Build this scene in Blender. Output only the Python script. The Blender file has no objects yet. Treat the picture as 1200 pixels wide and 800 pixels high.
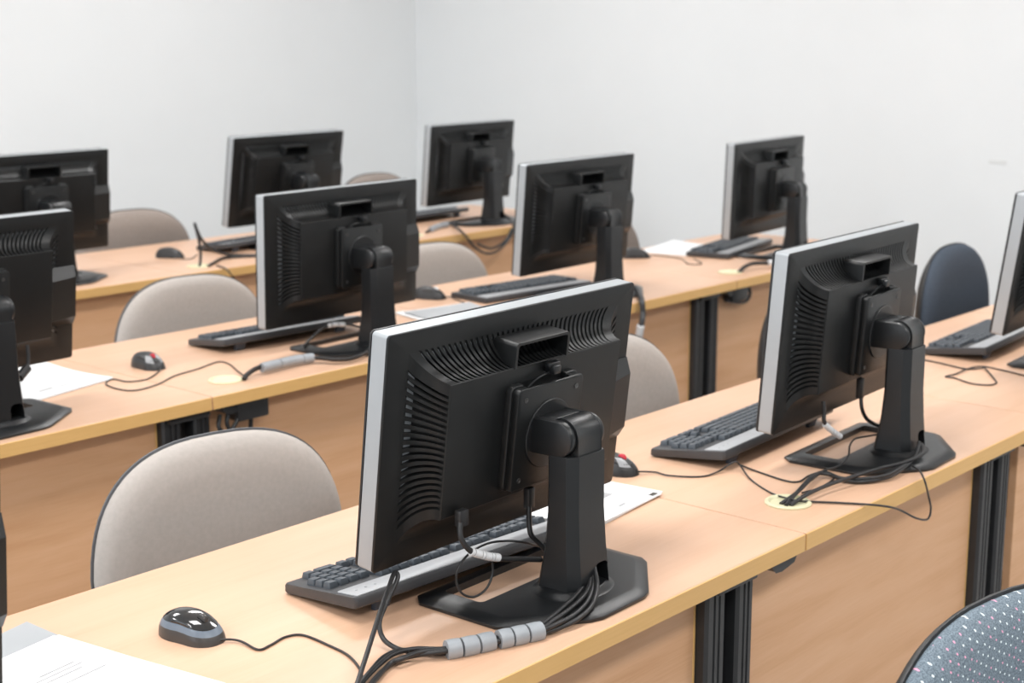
import bpy, bmesh, math, random
from mathutils import Vector, Matrix, Euler
random.seed(7)
scene = bpy.context.scene
COL = scene.collection
R = math.radians
DESK = 0.74            # height of every desk top

# ------------------------------------------------------------------ materials
def principled(name, color, rough=0.5, metal=0.0, spec=0.5, coat=0.0):
    m = bpy.data.materials.new(name); m.use_nodes = True
    b = m.node_tree.nodes['Principled BSDF']
    b.inputs['Base Color'].default_value = (*color, 1)
    b.inputs['Roughness'].default_value = rough
    b.inputs['Metallic'].default_value = metal
    b.inputs['Specular IOR Level'].default_value = spec
    b.inputs['Coat Weight'].default_value = coat
    return m, b

def mottle(name, c1, c2, rough=0.5, scale=40, bump=0.0, bump_scale=400, metal=0.0, spec=0.5, stretch=(1, 1, 1), coat=0.0, detail=4):
    """colour that wanders between two tones, with a fine bump"""
    m, b = principled(name, c1, rough, metal, spec, coat)
    nt = m.node_tree; N = nt.nodes; L = nt.links
    tc = N.new('ShaderNodeTexCoord'); mp = N.new('ShaderNodeMapping')
    mp.inputs['Scale'].default_value = stretch
    L.new(tc.outputs['Object'], mp.inputs['Vector'])
    n = N.new('ShaderNodeTexNoise'); n.inputs['Scale'].default_value = scale; n.inputs['Detail'].default_value = detail
    L.new(mp.outputs['Vector'], n.inputs['Vector'])
    r = N.new('ShaderNodeValToRGB')
    r.color_ramp.elements[0].position = .3; r.color_ramp.elements[1].position = .7
    r.color_ramp.elements[0].color = (*c1, 1); r.color_ramp.elements[1].color = (*c2, 1)
    L.new(n.outputs['Fac'], r.inputs['Fac']); L.new(r.outputs['Color'], b.inputs['Base Color'])
    if bump:
        n2 = N.new('ShaderNodeTexNoise'); n2.inputs['Scale'].default_value = bump_scale; n2.inputs['Detail'].default_value = 2
        L.new(tc.outputs['Object'], n2.inputs['Vector'])
        bp = N.new('ShaderNodeBump'); bp.inputs['Strength'].default_value = bump; bp.inputs['Distance'].default_value = .001
        L.new(n2.outputs['Fac'], bp.inputs['Height']); L.new(bp.outputs['Normal'], b.inputs['Normal'])
    return m

def wood(name, c1, c2, c3, rough, spec=0.5, coat=0.0):
    """beech laminate, grain along the object's X"""
    m, b = principled(name, c1, rough, 0, spec, coat)
    b.inputs['Coat Roughness'].default_value = .25
    nt = m.node_tree; N = nt.nodes; L = nt.links
    tc = N.new('ShaderNodeTexCoord')
    oi = N.new('ShaderNodeObjectInfo')
    add = N.new('ShaderNodeVectorMath'); add.operation = 'MULTIPLY_ADD'
    add.inputs[1].default_value = (1, 1, 1)
    cmb = N.new('ShaderNodeCombineXYZ')
    ml = N.new('ShaderNodeMath'); ml.operation = 'MULTIPLY'; ml.inputs[1].default_value = 37.0
    L.new(oi.outputs['Random'], ml.inputs[0]); L.new(ml.outputs[0], cmb.inputs[0]); L.new(ml.outputs[0], cmb.inputs[1])
    L.new(tc.outputs['Object'], add.inputs[0]); L.new(cmb.outputs[0], add.inputs[2])
    def noise(scale, stretch, detail, dist):
        mp = N.new('ShaderNodeMapping'); mp.inputs['Scale'].default_value = stretch
        L.new(add.outputs[0], mp.inputs['Vector'])
        n = N.new('ShaderNodeTexNoise'); n.inputs['Scale'].default_value = scale
        n.inputs['Detail'].default_value = detail; n.inputs['Distortion'].default_value = dist
        L.new(mp.outputs['Vector'], n.inputs['Vector']); return n
    a = noise(2.2, (0.9, 9, 9), 4, .6)
    g = noise(9, (1.2, 40, 40), 3, .2)
    r = N.new('ShaderNodeValToRGB'); cr = r.color_ramp
    cr.elements[0].position = .28; cr.elements[0].color = (*c1, 1)
    cr.elements[1].position = .74; cr.elements[1].color = (*c3, 1)
    e = cr.elements.new(.5); e.color = (*c2, 1)
    mx = N.new('ShaderNodeMix'); mx.data_type = 'FLOAT'; mx.inputs[0].default_value = .3
    L.new(a.outputs['Fac'], mx.inputs[2]); L.new(g.outputs['Fac'], mx.inputs[3])
    L.new(mx.outputs[0], r.inputs['Fac']); L.new(r.outputs['Color'], b.inputs['Base Color'])
    return m

def dotted_fabric(name):
    m, b = principled(name, (.2, .26, .32), .95, 0, .15)
    nt = m.node_tree; N = nt.nodes; L = nt.links
    tc = N.new('ShaderNodeTexCoord')
    sx = N.new('ShaderNodeSeparateXYZ'); L.new(tc.outputs['Object'], sx.inputs[0])
    cb = N.new('ShaderNodeCombineXYZ'); L.new(sx.outputs[0], cb.inputs[0]); L.new(sx.outputs[2], cb.inputs[1])
    mp = N.new('ShaderNodeMapping'); mp.inputs['Rotation'].default_value = (0, 0, R(28)); mp.inputs['Scale'].default_value = (88, 88, 88)
    L.new(cb.outputs[0], mp.inputs['Vector'])
    v = N.new('ShaderNodeTexVoronoi'); v.voronoi_dimensions = '2D'; v.inputs['Scale'].default_value = 1; v.inputs['Randomness'].default_value = .12
    L.new(mp.outputs['Vector'], v.inputs['Vector'])
    lt = N.new('ShaderNodeMath'); lt.operation = 'LESS_THAN'; lt.inputs[1].default_value = .12
    L.new(v.outputs['Distance'], lt.inputs[0])
    sp = N.new('ShaderNodeSeparateColor'); L.new(v.outputs['Color'], sp.inputs[0])
    gt = N.new('ShaderNodeMath'); gt.operation = 'GREATER_THAN'; gt.inputs[1].default_value = .5; L.new(sp.outputs[0], gt.inputs[0])
    dc = N.new('ShaderNodeMix'); dc.data_type = 'RGBA'; dc.inputs[6].default_value = (.8, .88, .9, 1); dc.inputs[7].default_value = (.8, .38, .52, 1)
    L.new(gt.outputs[0], dc.inputs[0])
    n = N.new('ShaderNodeTexNoise'); n.inputs['Scale'].default_value = 500; n.inputs['Detail'].default_value = 2; L.new(tc.outputs['Object'], n.inputs['Vector'])
    rp = N.new('ShaderNodeValToRGB'); rp.color_ramp.elements[0].position = .35; rp.color_ramp.elements[1].position = .65
    rp.color_ramp.elements[0].color = (.12, .15, .18, 1); rp.color_ramp.elements[1].color = (.23, .285, .33, 1)
    L.new(n.outputs['Fac'], rp.inputs[0])
    mx = N.new('ShaderNodeMix'); mx.data_type = 'RGBA'
    L.new(lt.outputs[0], mx.inputs[0]); L.new(rp.outputs[0], mx.inputs[6]); L.new(dc.outputs[2], mx.inputs[7])
    L.new(mx.outputs[2], b.inputs['Base Color'])
    return m

M = {}
M['wall'] = mottle('white_paint', (.80, .82, .83), (.815, .835, .845), .85, 3, .05, 300, spec=.2)
M['ceil'] = mottle('ceiling_white', (.82, .82, .81), (.84, .84, .83), .9, 5)
M['floor'] = mottle('light_vinyl_floor', (.46, .46, .455), (.52, .52, .515), .55, 40, .1, 400)
M['top'] = wood('beech_laminate_top', (.640, .395, .255), (.690, .438, .295), (.725, .472, .328), .38, .35, .08)
M['band'] = mottle('beech_edge_band', (.72, .43, .155), (.76, .46, .175), .45, 12, stretch=(1, 20, 20))
M['panel'] = wood('beech_laminate_panel', (.60, .325, .165), (.68, .395, .22), (.735, .45, .27), .5, .4)
M['black_metal'] = mottle('black_powder_coat', (.022, .023, .025), (.028, .029, .031), .42, 30, .1, 900)
M['leg_slot_dark'] = mottle('channel_black_slot_shade', (.004, .004, .004), (.006, .006, .006), .6, 30)  # leg channel black; on the monitor slots it paints in shade
M['cream'] = mottle('cream_plastic', (.68, .65, .43), (.72, .69, .47), .4, 20)
M['shell'] = mottle('monitor_black_plastic', (.0085, .0092, .0096), (.011, .0118, .0122), .33, 25, .22, 1500, spec=.36)
M['stand'] = mottle('stand_black_plastic', (.0095, .0104, .0115), (.012, .013, .0142), .30, 25, .2, 1500)
M['silver'] = mottle('silver_paint', (.37, .395, .415), (.39, .415, .435), .38, 20, 0, spec=.5, metal=.15)
M['bezel'] = mottle('bezel_black', (.012, .012, .013), (.016, .016, .017), .35, 20)
M['screen'] = mottle('screen_glass', (.008, .008, .009), (.010, .010, .011), .12, 20)
M['steel'] = mottle('screw_steel', (.12, .12, .12), (.16, .16, .16), .35, 90, metal=.9)
M['kb_body'] = mottle('keyboard_body', (.045, .046, .050), (.055, .056, .060), .45, 30, .15, 900)
M['key'] = mottle('key_slate', (.064, .076, .091), (.077, .09, .105), .45, 60, .1, 900)
M['strip'] = mottle('keyboard_silver', (.36, .37, .385), (.39, .40, .415), .45, 30)
M['foot_blue'] = mottle('keyboard_foot', (.06, .075, .10), (.07, .085, .11), .45, 30)
M['gloss'] = mottle('gloss_black', (.012, .013, .014), (.016, .017, .018), .12, 20, coat=.6)
M['mouse_body'] = mottle('mouse_black', (.02, .02, .021), (.026, .026, .027), .38, 30, .15, 900)
M['mouse_blue'] = mottle('mouse_blue_grey', (.14, .175, .22), (.16, .195, .24), .35, 30)
M['mouse_side'] = mottle('mouse_side_dark', (.05, .047, .045), (.06, .056, .054), .32, 30)
M['mouse_grey'] = mottle('mouse_grey', (.30, .31, .32), (.34, .35, .36), .35, 30)
M['red'] = mottle('red_rubber', (.55, .03, .05), (.62, .04, .06), .45, 60)
M['white_spot'] = mottle('white_plastic', (.75, .76, .77), (.8, .81, .82), .35, 40)
M['cable'] = mottle('cable_black', (.018, .018, .019), (.025, .025, .026), .42, 40)
M['cable_grey'] = mottle('cable_dark_grey', (.05, .052, .055), (.065, .067, .07), .4, 40)
M['wrap'] = mottle('grey_cable_wrap', (.31, .335, .36), (.35, .375, .40), .45, 60)
M['white_wrap'] = mottle('white_cable_wrap', (.70, .71, .72), (.75, .76, .77), .45, 60)
M['paper'] = mottle('white_paper', (.80, .81, .82), (.83, .835, .84), .8, 9, spec=.2)
M['paper_grey'] = mottle('grey_paper', (.36, .375, .39), (.40, .415, .43), .7, 9, spec=.3)
M['ink'] = mottle('printed_ink', (.35, .35, .36), (.42, .42, .43), .8, 50)
M['clip'] = mottle('dark_binding', (.03, .025, .02), (.05, .04, .03), .5, 50)
M['taupe'] = mottle('taupe_fabric', (.43, .395, .365), (.47, .43, .40), .95, 120, .5, 1400, spec=.15)
M['brown'] = mottle('brown_fabric', (.29, .25, .225), (.33, .285, .255), .95, 120, .5, 1400, spec=.15)
M['navy'] = mottle('navy_fabric', (.055, .068, .09), (.072, .088, .112), .95, 160, .5, 1400, spec=.15)
M['dotted'] = dotted_fabric('dotted_blue_fabric')
M['chair_shell'] = mottle('chair_black_plastic', (.02, .02, .021), (.026, .026, .027), .45, 30, .2, 900)
M['grey_shell'] = mottle('chair_grey_plastic', (.10, .105, .115), (.12, .125, .135), .45, 30, .2, 900)

# ------------------------------------------------------------------ mesh helpers
def finish(bm, angle=35):
    bmesh.ops.recalc_face_normals(bm, faces=bm.faces)
    for fc in bm.faces: fc.smooth = True
    for e in bm.edges:
        if len(e.link_faces) == 2:
            if e.calc_face_angle(0) > R(angle): e.smooth = False
        else: e.smooth = False

def to_mesh(name, bm, mat, angle=35, recalc=True):
    if recalc: finish(bm, angle)
    me = bpy.data.meshes.new(name); bm.to_mesh(me); bm.free()
    for m in (mat if isinstance(mat, (list, tuple)) else [mat]): me.materials.append(M[m])
    return me

def link(name, data, parent=None, loc=(0, 0, 0), rot=(0, 0, 0)):
    o = bpy.data.objects.new(name, data); COL.objects.link(o)
    o.location = loc; o.rotation_euler = rot
    if parent is not None: o.parent = parent
    return o

def part(name, bm, mat, parent=None, loc=(0, 0, 0), rot=(0, 0, 0), angle=35):
    return link(name, to_mesh(name, bm, mat, angle), parent, loc, rot)

def tag(o, label=None, cat=None, group=None, kind=None):
    if label: o['label'] = label
    if cat: o['category'] = cat
    if group: o['group'] = group
    if kind: o['kind'] = kind
    return o

def thing(name, label, cat, loc=(0, 0, 0), rz=0.0, group=None):
    return tag(link(name, None, None, loc, (0, 0, rz)), label, cat, group)

def copy_tree(o, parent=None):
    c = o.copy(); COL.objects.link(c)
    if parent is not None:
        c.parent = parent
    for ch in list(o.children): copy_tree(ch, c)
    return c

def add_box(bm, x0, x1, y0, y1, z0, z1, bev=0.0, seg=2, taper=0.0, mat=0):
    t = taper
    vs = [bm.verts.new(p) for p in ((x0, y0, z0), (x1, y0, z0), (x1, y1, z0), (x0, y1, z0),
          (x0+t, y0+t, z1), (x1-t, y0+t, z1), (x1-t, y1-t, z1), (x0+t, y1-t, z1))]
    fs = [bm.faces.new([vs[i] for i in q]) for q in ((3, 2, 1, 0), (4, 5, 6, 7), (0, 1, 5, 4), (1, 2, 6, 5), (2, 3, 7, 6), (3, 0, 4, 7))]
    for q in fs: q.material_index = mat
    if bev:
        es = list({e for q in fs for e in q.edges})
        bmesh.ops.bevel(bm, geom=es, offset=bev, segments=seg, affect='EDGES', profile=.5)
    return fs

def box_bm(*a, **k):
    bm = bmesh.new(); add_box(bm, *a, **k); return bm

def add_loft(bm, loops, cap0=True, cap1=True, closed=True, mat=0):
    vv = [[bm.verts.new(p) for p in lp] for lp in loops]
    n = len(vv[0]); out = []
    for a, b in zip(vv, vv[1:]):
        for i in range(n if closed else n-1):
            j = (i+1) % n
            out.append(bm.faces.new((a[i], a[j], b[j], b[i])))
    if cap0: out.append(bm.faces.new(list(reversed(vv[0]))))
    if cap1: out.append(bm.faces.new(vv[-1]))
    for q in out: q.material_index = mat
    return vv

def circle(r, n=24, c=(0, 0, 0), axis='z', r2=None):
    r2 = r2 or r
    out = []
    for i in range(n):
        a = 2*math.pi*i/n; u, v = r*math.cos(a), r2*math.sin(a)
        out.append({'z': (c[0]+u, c[1]+v, c[2]), 'y': (c[0]+u, c[1], c[2]+v), 'x': (c[0], c[1]+u, c[2]+v)}[axis])
    return out

def add_cyl(bm, r, p0, axis, length, n=24, bev=0.0, r1=None):
    """cylinder from p0 along +axis, with chamfered rims"""
    r1 = r1 if r1 is not None else r
    k = 'xyz'.index(axis)
    def at(d, rr):
        c = list(p0); c[k] += d; return circle(rr, n, c, axis)
    loops = []
    s = 1 if length > 0 else -1
    if bev:
        loops += [at(0, r-bev), at(s*bev*.3, r-bev*.3), at(s*bev, r), at(length-s*bev, r1), at(length-s*bev*.3, r1-bev*.3), at(length, r1-bev)]
    else: loops += [at(0, r), at(length, r1)]
    add_loft(bm, loops)

def rrect(w0, w1, h0, h1, r, n=5):
    """rounded rectangle, counter-clockwise 2-D points"""
    pts = []
    for cx, cy, a0 in ((w1-r, h1-r, 0), (w0+r, h1-r, 90), (w0+r, h0+r, 180), (w1-r, h0+r, 270)):
        for i in range(n+1):
            a = R(a0+90*i/n); pts.append((cx+r*math.cos(a), cy+r*math.sin(a)))
    return pts

def inset2(pts, d):
    """move every point of a 2-D convex outline inwards by d"""
    n = len(pts); out = []
    for i in range(n):
        p, q, s = Vector(pts[i-1]), Vector(pts[i]), Vector(pts[(i+1) % n])
        t = (s-p)
        if t.length < 1e-9: out.append(tuple(q)); continue
        t.normalize(); nrm = Vector((-t.y, t.x)); out.append(tuple(q+nrm*d))
    return out

def add_prism(bm, pts, to3, d0, d1, bev=0.0, mat=0):
    """extrude a 2-D outline between depths d0 and d1; to3(x, y, d) places it"""
    s = 1 if d1 > d0 else -1
    if bev:
        i1, i2 = inset2(pts, bev), inset2(pts, bev*.3)
        loops = [(i1, d0), (i2, d0+s*bev*.3), (pts, d0+s*bev), (pts, d1-s*bev), (i2, d1-s*bev*.3), (i1, d1)]
    else: loops = [(pts, d0), (pts, d1)]
    add_loft(bm, [[to3(x, y, d) for x, y in lp] for lp, d in loops], mat=mat)

def catmull(pts, sub=8):
    P_ = [Vector(p) for p in pts]
    if len(P_) < 3: return P_
    ext = [P_[0]*2-P_[1]] + P_ + [P_[-1]*2-P_[-2]]
    out = []
    for i in range(1, len(ext)-2):
        a, b, c, d = ext[i-1:i+3]
        for k in range(sub):
            t = k/sub
            out.append(.5*((2*b)+(c-a)*t+(2*a-5*b+4*c-d)*t*t+(3*b-a-3*c+d)*t**3))
    out.append(P_[-1]); return out

def add_tube(bm, pts, r, n=8, sub=8, smooth=True, radii=None, mat=0):
    path = catmull(pts, sub) if smooth else [Vector(p) for p in pts]
    m = len(path)
    t0 = (path[1]-path[0]).normalized()
    up = Vector((0, 0, 1)) if abs(t0.z) < .9 else Vector((1, 0, 0))
    nrm = t0.cross(up).normalized()
    loops = []
    for i, p in enumerate(path):
        t = (path[min(i+1, m-1)]-path[max(i-1, 0)])
        if t.length < 1e-9: t = t0
        t = t.normalized()
        nrm = (nrm - t*nrm.dot(t)).normalized(); bi = t.cross(nrm)
        rr = r if radii is None else radii(i/(m-1))
        loops.append([tuple(p+nrm*(rr*math.cos(2*math.pi*k/n))+bi*(rr*math.sin(2*math.pi*k/n))) for k in range(n)])
    add_loft(bm, loops, mat=mat)
    return path

def boolean_cut(bm, cutter):
    a = bpy.data.meshes.new('solid'); bm.to_mesh(a); bm.free()
    b = bpy.data.meshes.new('cutter'); cutter.to_mesh(b); cutter.free()
    oa = link('solid', a); ob = link('cutter', b)
    md = oa.modifiers.new('cut', 'BOOLEAN'); md.object = ob; md.operation = 'DIFFERENCE'; md.solver = 'EXACT'
    dg = bpy.context.evaluated_depsgraph_get(); dg.update()
    ev = oa.evaluated_get(dg); res = bmesh.new(); res.from_mesh(ev.data)
    bpy.data.objects.remove(oa); bpy.data.objects.remove(ob)
    bpy.data.meshes.remove(a); bpy.data.meshes.remove(b)
    return res

# ------------------------------------------------------------------ the room
def structure(name, bm, mat): return tag(part(name, bm, mat), kind='structure')
WX, WY = 6.0, 6.025
structure('floor', box_bm(-4.0, WX+.1, -4.0, WY+.1, -.1, 0), 'floor')
structure('wall_right', box_bm(WX, WX+.1, -4.0, WY+.1, 0, 3.0), 'wall')
structure('wall_back', box_bm(-4.0, WX, WY, WY+.1, 0, 3.0), 'wall')
structure('ceiling', box_bm(-4.0, WX+.1, -4.0, WY+.1, 3.0, 3.1), 'ceil')
structure('baseboard_right', box_bm(WX-.015, WX, -4.0, WY-.015, 0, .09, bev=.004), 'band')
structure('baseboard_back', box_bm(-4.0, WX-.015, WY-.015, WY, 0, .09, bev=.004), 'band')

M['scuff'] = mottle('grey_scuff', (.70, .72, .72), (.74, .755, .755), .85, 20)
q = Vector((5.999, 2.627, 1.007))
structure('wall_scuff_1', box_bm(WX-.002, WX, q.y-.038, q.y+.038, q.z-.009, q.z+.009, bev=.0008, seg=1), 'scuff')  # thin slab standing in for a faint grey scuff on the wall

# ------------------------------------------------------------------ desks
ROW = (1.186, 2.673, 4.153)
DEEP = (.663, .685, .697)

def grommet_bm():
    bm = bmesh.new()
    prof = [(.0405, 0), (.0405, .0025), (.038, .0045), (.034, .0045), (.0315, .002), (.0305, .0006), (.001, .0006)]
    add_loft(bm, [circle(r, 40, (0, 0, z)) for r, z in prof])
    return bm
GROM = None

def make_desk(row, x0, x1, leg_x, label, grom=True, prev=None, last=False):
    """leg_x is the centre of the steel post pair; local origin on the floor at the rear left corner"""
    global GROM
    y0, d = ROW[row], DEEP[row]; L = x1-x0-.003
    t = thing('classroom_desk', label, 'desk', (x0+.0015, y0, 0), 0, 'beech classroom desks in rows')
    part('tabletop', box_bm(0, L, .002, d-.002, DESK-.031, DESK, bev=.0012, seg=1), 'top', t)
    part('edge_band', box_bm(.0004, L-.0004, -.0003, .0025, DESK-.0305, DESK-.0008, bev=.001, seg=1), 'band', t)
    a, b = leg_x-x0-.065, leg_x-x0+.065
    start = .004 if prev is None else prev+.065-x0-.001
    pb = bmesh.new()
    add_box(pb, start, a-.007, .055, .073, .14, DESK-.032, bev=.001, seg=1)
    pan = part('modesty_panel', pb, 'panel', t)
    part('edge_band', box_bm(a-.007, a-.001, .0548, .0732, .14, DESK-.032, bev=.001, seg=1), 'band', pan)
    if last:
        pb = bmesh.new(); add_box(pb, b, L-.004, .055, .073, .14, DESK-.032, bev=.001, seg=1)
        part('modesty_panel', pb, 'panel', t)
    # steel leg: two grooved posts with a dark channel between them, on a long foot
    lb = bmesh.new()
    def post(p, q):
        w = q-p; y = .034
        pts = [(p, .10), (p, y+.006), (p+.004, y)]
        for k in range(1, 3):
            g = p+w*(.12+.27*k)
            pts += [(g-.003, y), (g-.002, y+.003), (g+.002, y+.003), (g+.003, y)]
        pts += [(q-.004, y), (q, y+.006), (q, .10)]
        add_loft(lb, [[(x, yy, .03) for x, yy in pts], [(x, yy, DESK-.0312) for x, yy in pts]])
    post(a, a+.050); post(b-.044, b)
    add_box(lb, a+.050, b-.044, .07, .098, .03, DESK-.0312, mat=1)
    leg = link('leg', to_mesh('leg', lb, ['black_metal', 'leg_slot_dark'], 30), t)
    fb = bmesh.new(); add_box(fb, a, b, .02, d-.06, 0, .03, bev=.006)
    part('foot', fb, 'black_metal', leg)
    add = bmesh.new(); add_box(add, a+.01, b-.01, .02, d-.05, DESK-.05, DESK-.0312, bev=.003)
    part('support_beam', add, 'black_metal', t)
    # wedge-shaped clamp under the joint
    cb = bmesh.new()
    pts = [(b+.008, DESK-.0312), (b+.03, DESK-.05), (b+.048, DESK-.052), (b+.085, DESK-.046), (b+.10, DESK-.0312)]
    if b+.10 < L+.12:
        add_prism(cb, pts[::-1], lambda x, z, dd: (x, dd, z), .012, .06, .002)
        part('joint_clamp', cb, 'black_metal', t)
    if grom:
        me = GROM or to_mesh('grommet', grommet_bm(), 'cream')
        GROM = me
        link('grommet', me, t, (.118 if grom is True else grom, .107, DESK+.0002))
    return t

make_desk(0, -.06, .93, .77, 'beech desk under the white papers at the lower left corner of the photo', grom=False)
make_desk(0, .93, 2.06, 1.894, 'beech desk in the nearest row carrying the largest monitor and the round black mouse', prev=.77)
make_desk(0, 2.06, 3.055, 2.874, 'beech desk in the nearest row with black cords down its cream grommet', prev=1.894)
make_desk(0, 3.055, 4.10, 3.91, 'beech desk in the nearest row under the monitor cut off by the right edge', grom=.24, prev=2.9654)
make_desk(0, 4.10, 5.15, 4.96, 'beech desk end in front of the navy chair, farthest right of the nearest row', prev=3.91, last=True)
make_desk(1, .94, 2.005, 1.956, 'beech desk in the middle row under the left-hand monitor and crumpled white papers')
make_desk(1, 2.005, 3.068, 2.89, 'beech desk in the middle row carrying the red-wheeled mouse and long grey cable wrap', prev=1.956)
make_desk(1, 3.068, 4.133, 4.014, 'beech desk in the middle row with papers behind the largest monitor', prev=2.89)
make_desk(1, 4.133, 5.17, 4.98, 'beech desk at the right end of the middle row near the right wall', prev=4.014, last=True)
make_desk(2, 2.0, 3.04, 2.965, 'beech desk in the far row under the monitor cut by the left edge')
make_desk(2, 3.04, 4.10, 3.93, 'beech desk in the far row with upright cable ends by its grommet', prev=2.87)
make_desk(2, 4.10, 5.18, 4.98, 'beech desk at the right end of the far row near the room corner', prev=3.93, last=True)

# ------------------------------------------------------------------ monitors
HW, HH = .2775, .16875          # half width and height of the head
def back_cover_bm():
    """rear shell: flat margin, concave slotted slopes, raised flat block, bump on the right edge"""
    bm = bmesh.new()
    Uo, Vt, Vb = .237, .139, -.135
    Ui, Wt, Wb = .195, .098, -.098
    NS = 9
    prof = []
    for k in range(NS+1):
        s = k/NS*math.pi/2
        prof.append((math.sin(s), .04*(1-math.cos(s))))
    def P3(u, v, w): return (u, -w, v)
    def side(o0, o1, i0, i1, n, first, last, fill=.46, depth=.006):
        # o0->o1 outer edge, i0->i1 inner edge; n slots spread over the parameter range first..last
        st = [(0., 0)]
        if n:
            pitch = (last-first)/n
            for k in range(n):
                a = first+k*pitch; b = a+pitch*fill
                st += [(a, 0), (a+pitch*.03, 1), (b-pitch*.03, 1), (b, 0)]
        st.append((1., 0))
        grid = []
        for t, dn in st:
            col = []
            o = Vector(o0).lerp(Vector(o1), t); i = Vector(i0).lerp(Vector(i1), t)
            for k, (a, h) in enumerate(prof):
                p = o.lerp(i, a); ww = h
                if dn and 1 <= k <= NS-1:
                    p = o.lerp(i, a) + (i-o)*(.10 if k > 1 else .03); ww = h-depth*(1 if k < NS-1 else .8)
                col.append(bm.verts.new(P3(p.x, p.y, ww)))
            grid.append(col)
        for (a, b), (sa, sb) in zip(zip(grid, grid[1:]), zip(st, st[1:])):
            for k in range(NS):
                q = bm.faces.new((a[k], b[k], b[k+1], a[k+1]))
                if sa[1] and sb[1]: q.material_index = 1  # slot floors coloured near-black, shade of the hollow interior painted in
    side((-Uo, Vb), (-Uo, Vt), (-Ui, Wb), (-Ui, Wt), 20, .075, .94)
    side((Uo, Vt), (Uo, Vb), (Ui, Wt), (Ui, Wb), 20, .06, .925)
    side((-Uo, Vt), (Uo, Vt), (-Ui, Wt), (Ui, Wt), 38, .04, .96)
    side((Uo, Vb), (-Uo, Vb), (Ui, Wb), (-Ui, Wb), 0, 0, 1)
    # block face with softened rim, then margin and rim of the shell
    def rect(u0, u1, v0, v1, w): return [P3(u0, v0, w), P3(u1, v0, w), P3(u1, v1, w), P3(u0, v1, w)]
    add_loft(bm, [rect(-Ui, Ui, Wb, Wt, .04), rect(-Ui+.0012, Ui-.0012, Wb+.0012, Wt-.0012, .0414), rect(-Ui+.004, Ui-.004, Wb+.004, Wt-.004, .042)], cap0=False)
    def rr(d, w): return [P3(x, y, w) for x, y in rrect(-HW+d, HW-d, -HH+d, HH-d, .006-d*.5, 4)]
    rim = add_loft(bm, [rr(.0, -.004), rr(0, -.0015), rr(.0006, -.0005), rr(.002, 0)], cap0=False, cap1=False)[-1]
    inner = [bm.verts.new(p) for p in rect(-Uo, Uo, Vb, Vt, 0)]
    n = len(rim)//4        # rim corner order: top right, top left, bottom left, bottom right
    corner = [inner[2], inner[3], inner[0], inner[1]]
    for c in range(4):
        seg = rim[c*n:(c+1)*n]
        for a, b in zip(seg, seg[1:]): bm.faces.new((a, b, corner[c]))
        bm.faces.new((seg[-1], rim[((c+1)*n) % len(rim)], corner[(c+1) % 4], corner[c]))
    # button bump on the right edge
    lo = [(.186, -.088), (.2772, -.088), (.2772, .046), (.186, .046)]
    hi = [(.186, -.068, .032), (.2755, -.068, .0125), (.2755, .022, .0125), (.186, .022, .032)]
    add_loft(bm, [[P3(u, v, -.003) for u, v in lo], [P3(u, v, .001) for u, v in lo], [P3(u, v, w) for u, v, w in hi]])
    return bm

def frame_bm():
    bm = bmesh.new()
    pts = rrect(-HW, HW, -HH, HH, .006, 5)
    def lp(d, w): return [(x, -w, y) for x, y in inset2(pts, d)]
    add_loft(bm, [lp(.002, -.031), lp(.0005, -.0305), lp(.0002, -.029), lp(.0002, -.0045), lp(.0012, -.0036)])
    return bm
def bezel_bm():
    bm = bmesh.new()
    o = rrect(-HW-.0003, HW+.0003, -HH-.0003, HH+.0003, .007, 5); i = rrect(-HW+.015, HW-.015, -HH+.020, HH-.015, .002, 5)
    f = lambda pts, w: [(x, -w, y) for x, y in pts]
    add_loft(bm, [f(i, -.031), f(o, -.0315), f(o, -.0345), f(inset2(o, .001), -.0355), f(i, -.0355), f(i, -.033)], cap0=False, cap1=False)
    return bm
def handle_bm():
    bm = bmesh.new()
    o = rrect(-.0615, .0615, .060, .134, .007, 5); i = rrect(-.056, .056, .0605, .129, .004, 5)
    keep = lambda pts: [(x, max(y, .0965)) for x, y in pts]
    o, i = keep(o), keep(i)
    f = lambda pts, w: [(x, -w, y) for x, y in pts]
    add_loft(bm, [f(o, .001), f(o, .0405), f([(x*.992, y-.0006) for x, y in o], .0425), f([(x*1.006, y+.0004) for x, y in i], .0425), f(i, .041), f(i, .001)], cap0=False, cap1=False)
    return bm
def plate_bm():
    bm = bmesh.new()
    f = lambda x, y, d: (x, -d, y)
    o = rrect(-.077, .077, -.083, .075, .010)
    lp = lambda d, w: [f(x, y, w) for x, y in inset2(o, d)]
    add_loft(bm, [lp(.002, .0405), lp(0, .0425), lp(0, .0505), lp(.0006, .0518), lp(.0018, .0525), lp(.0036, .0527), lp(.0036, .0535), lp(.0026, .0545), lp(.0024, .0550), lp(.0024, .0628), lp(.0030, .0642), lp(.0045, .0650)])
    cut = bmesh.new()
    pts = [(-.050, .060), (.046, .066), (.05, .10), (-.054, .10)]
    add_loft(cut, [[(x, -.0435, y) for x, y in pts], [(x, -.0618, y) for x, y in pts]])
    bmesh.ops.recalc_face_normals(cut, faces=cut.faces); bmesh.ops.recalc_face_normals(bm, faces=bm.faces)
    return boolean_cut(bm, cut)
def disc_bm():
    bm = bmesh.new()
    add_loft(bm, [circle(.052, 48, (0, -.0640, -.004), 'y'), circle(.052, 48, (0, -.0662, -.004), 'y'), circle(.0508, 48, (0, -.0672, -.004), 'y'), circle(.049, 48, (0, -.0672, -.004), 'y')])
    return bm
def screw_bm():
    bm = bmesh.new(); add_loft(bm, [circle(.0042, 16, (0, 0, 0), 'y'), circle(.0040, 16, (0, -.001, 0), 'y'), circle(.0022, 16, (0, -.001, 0), 'y'), circle(.0018, 16, (0, -.0002, 0), 'y')]); return bm
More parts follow.
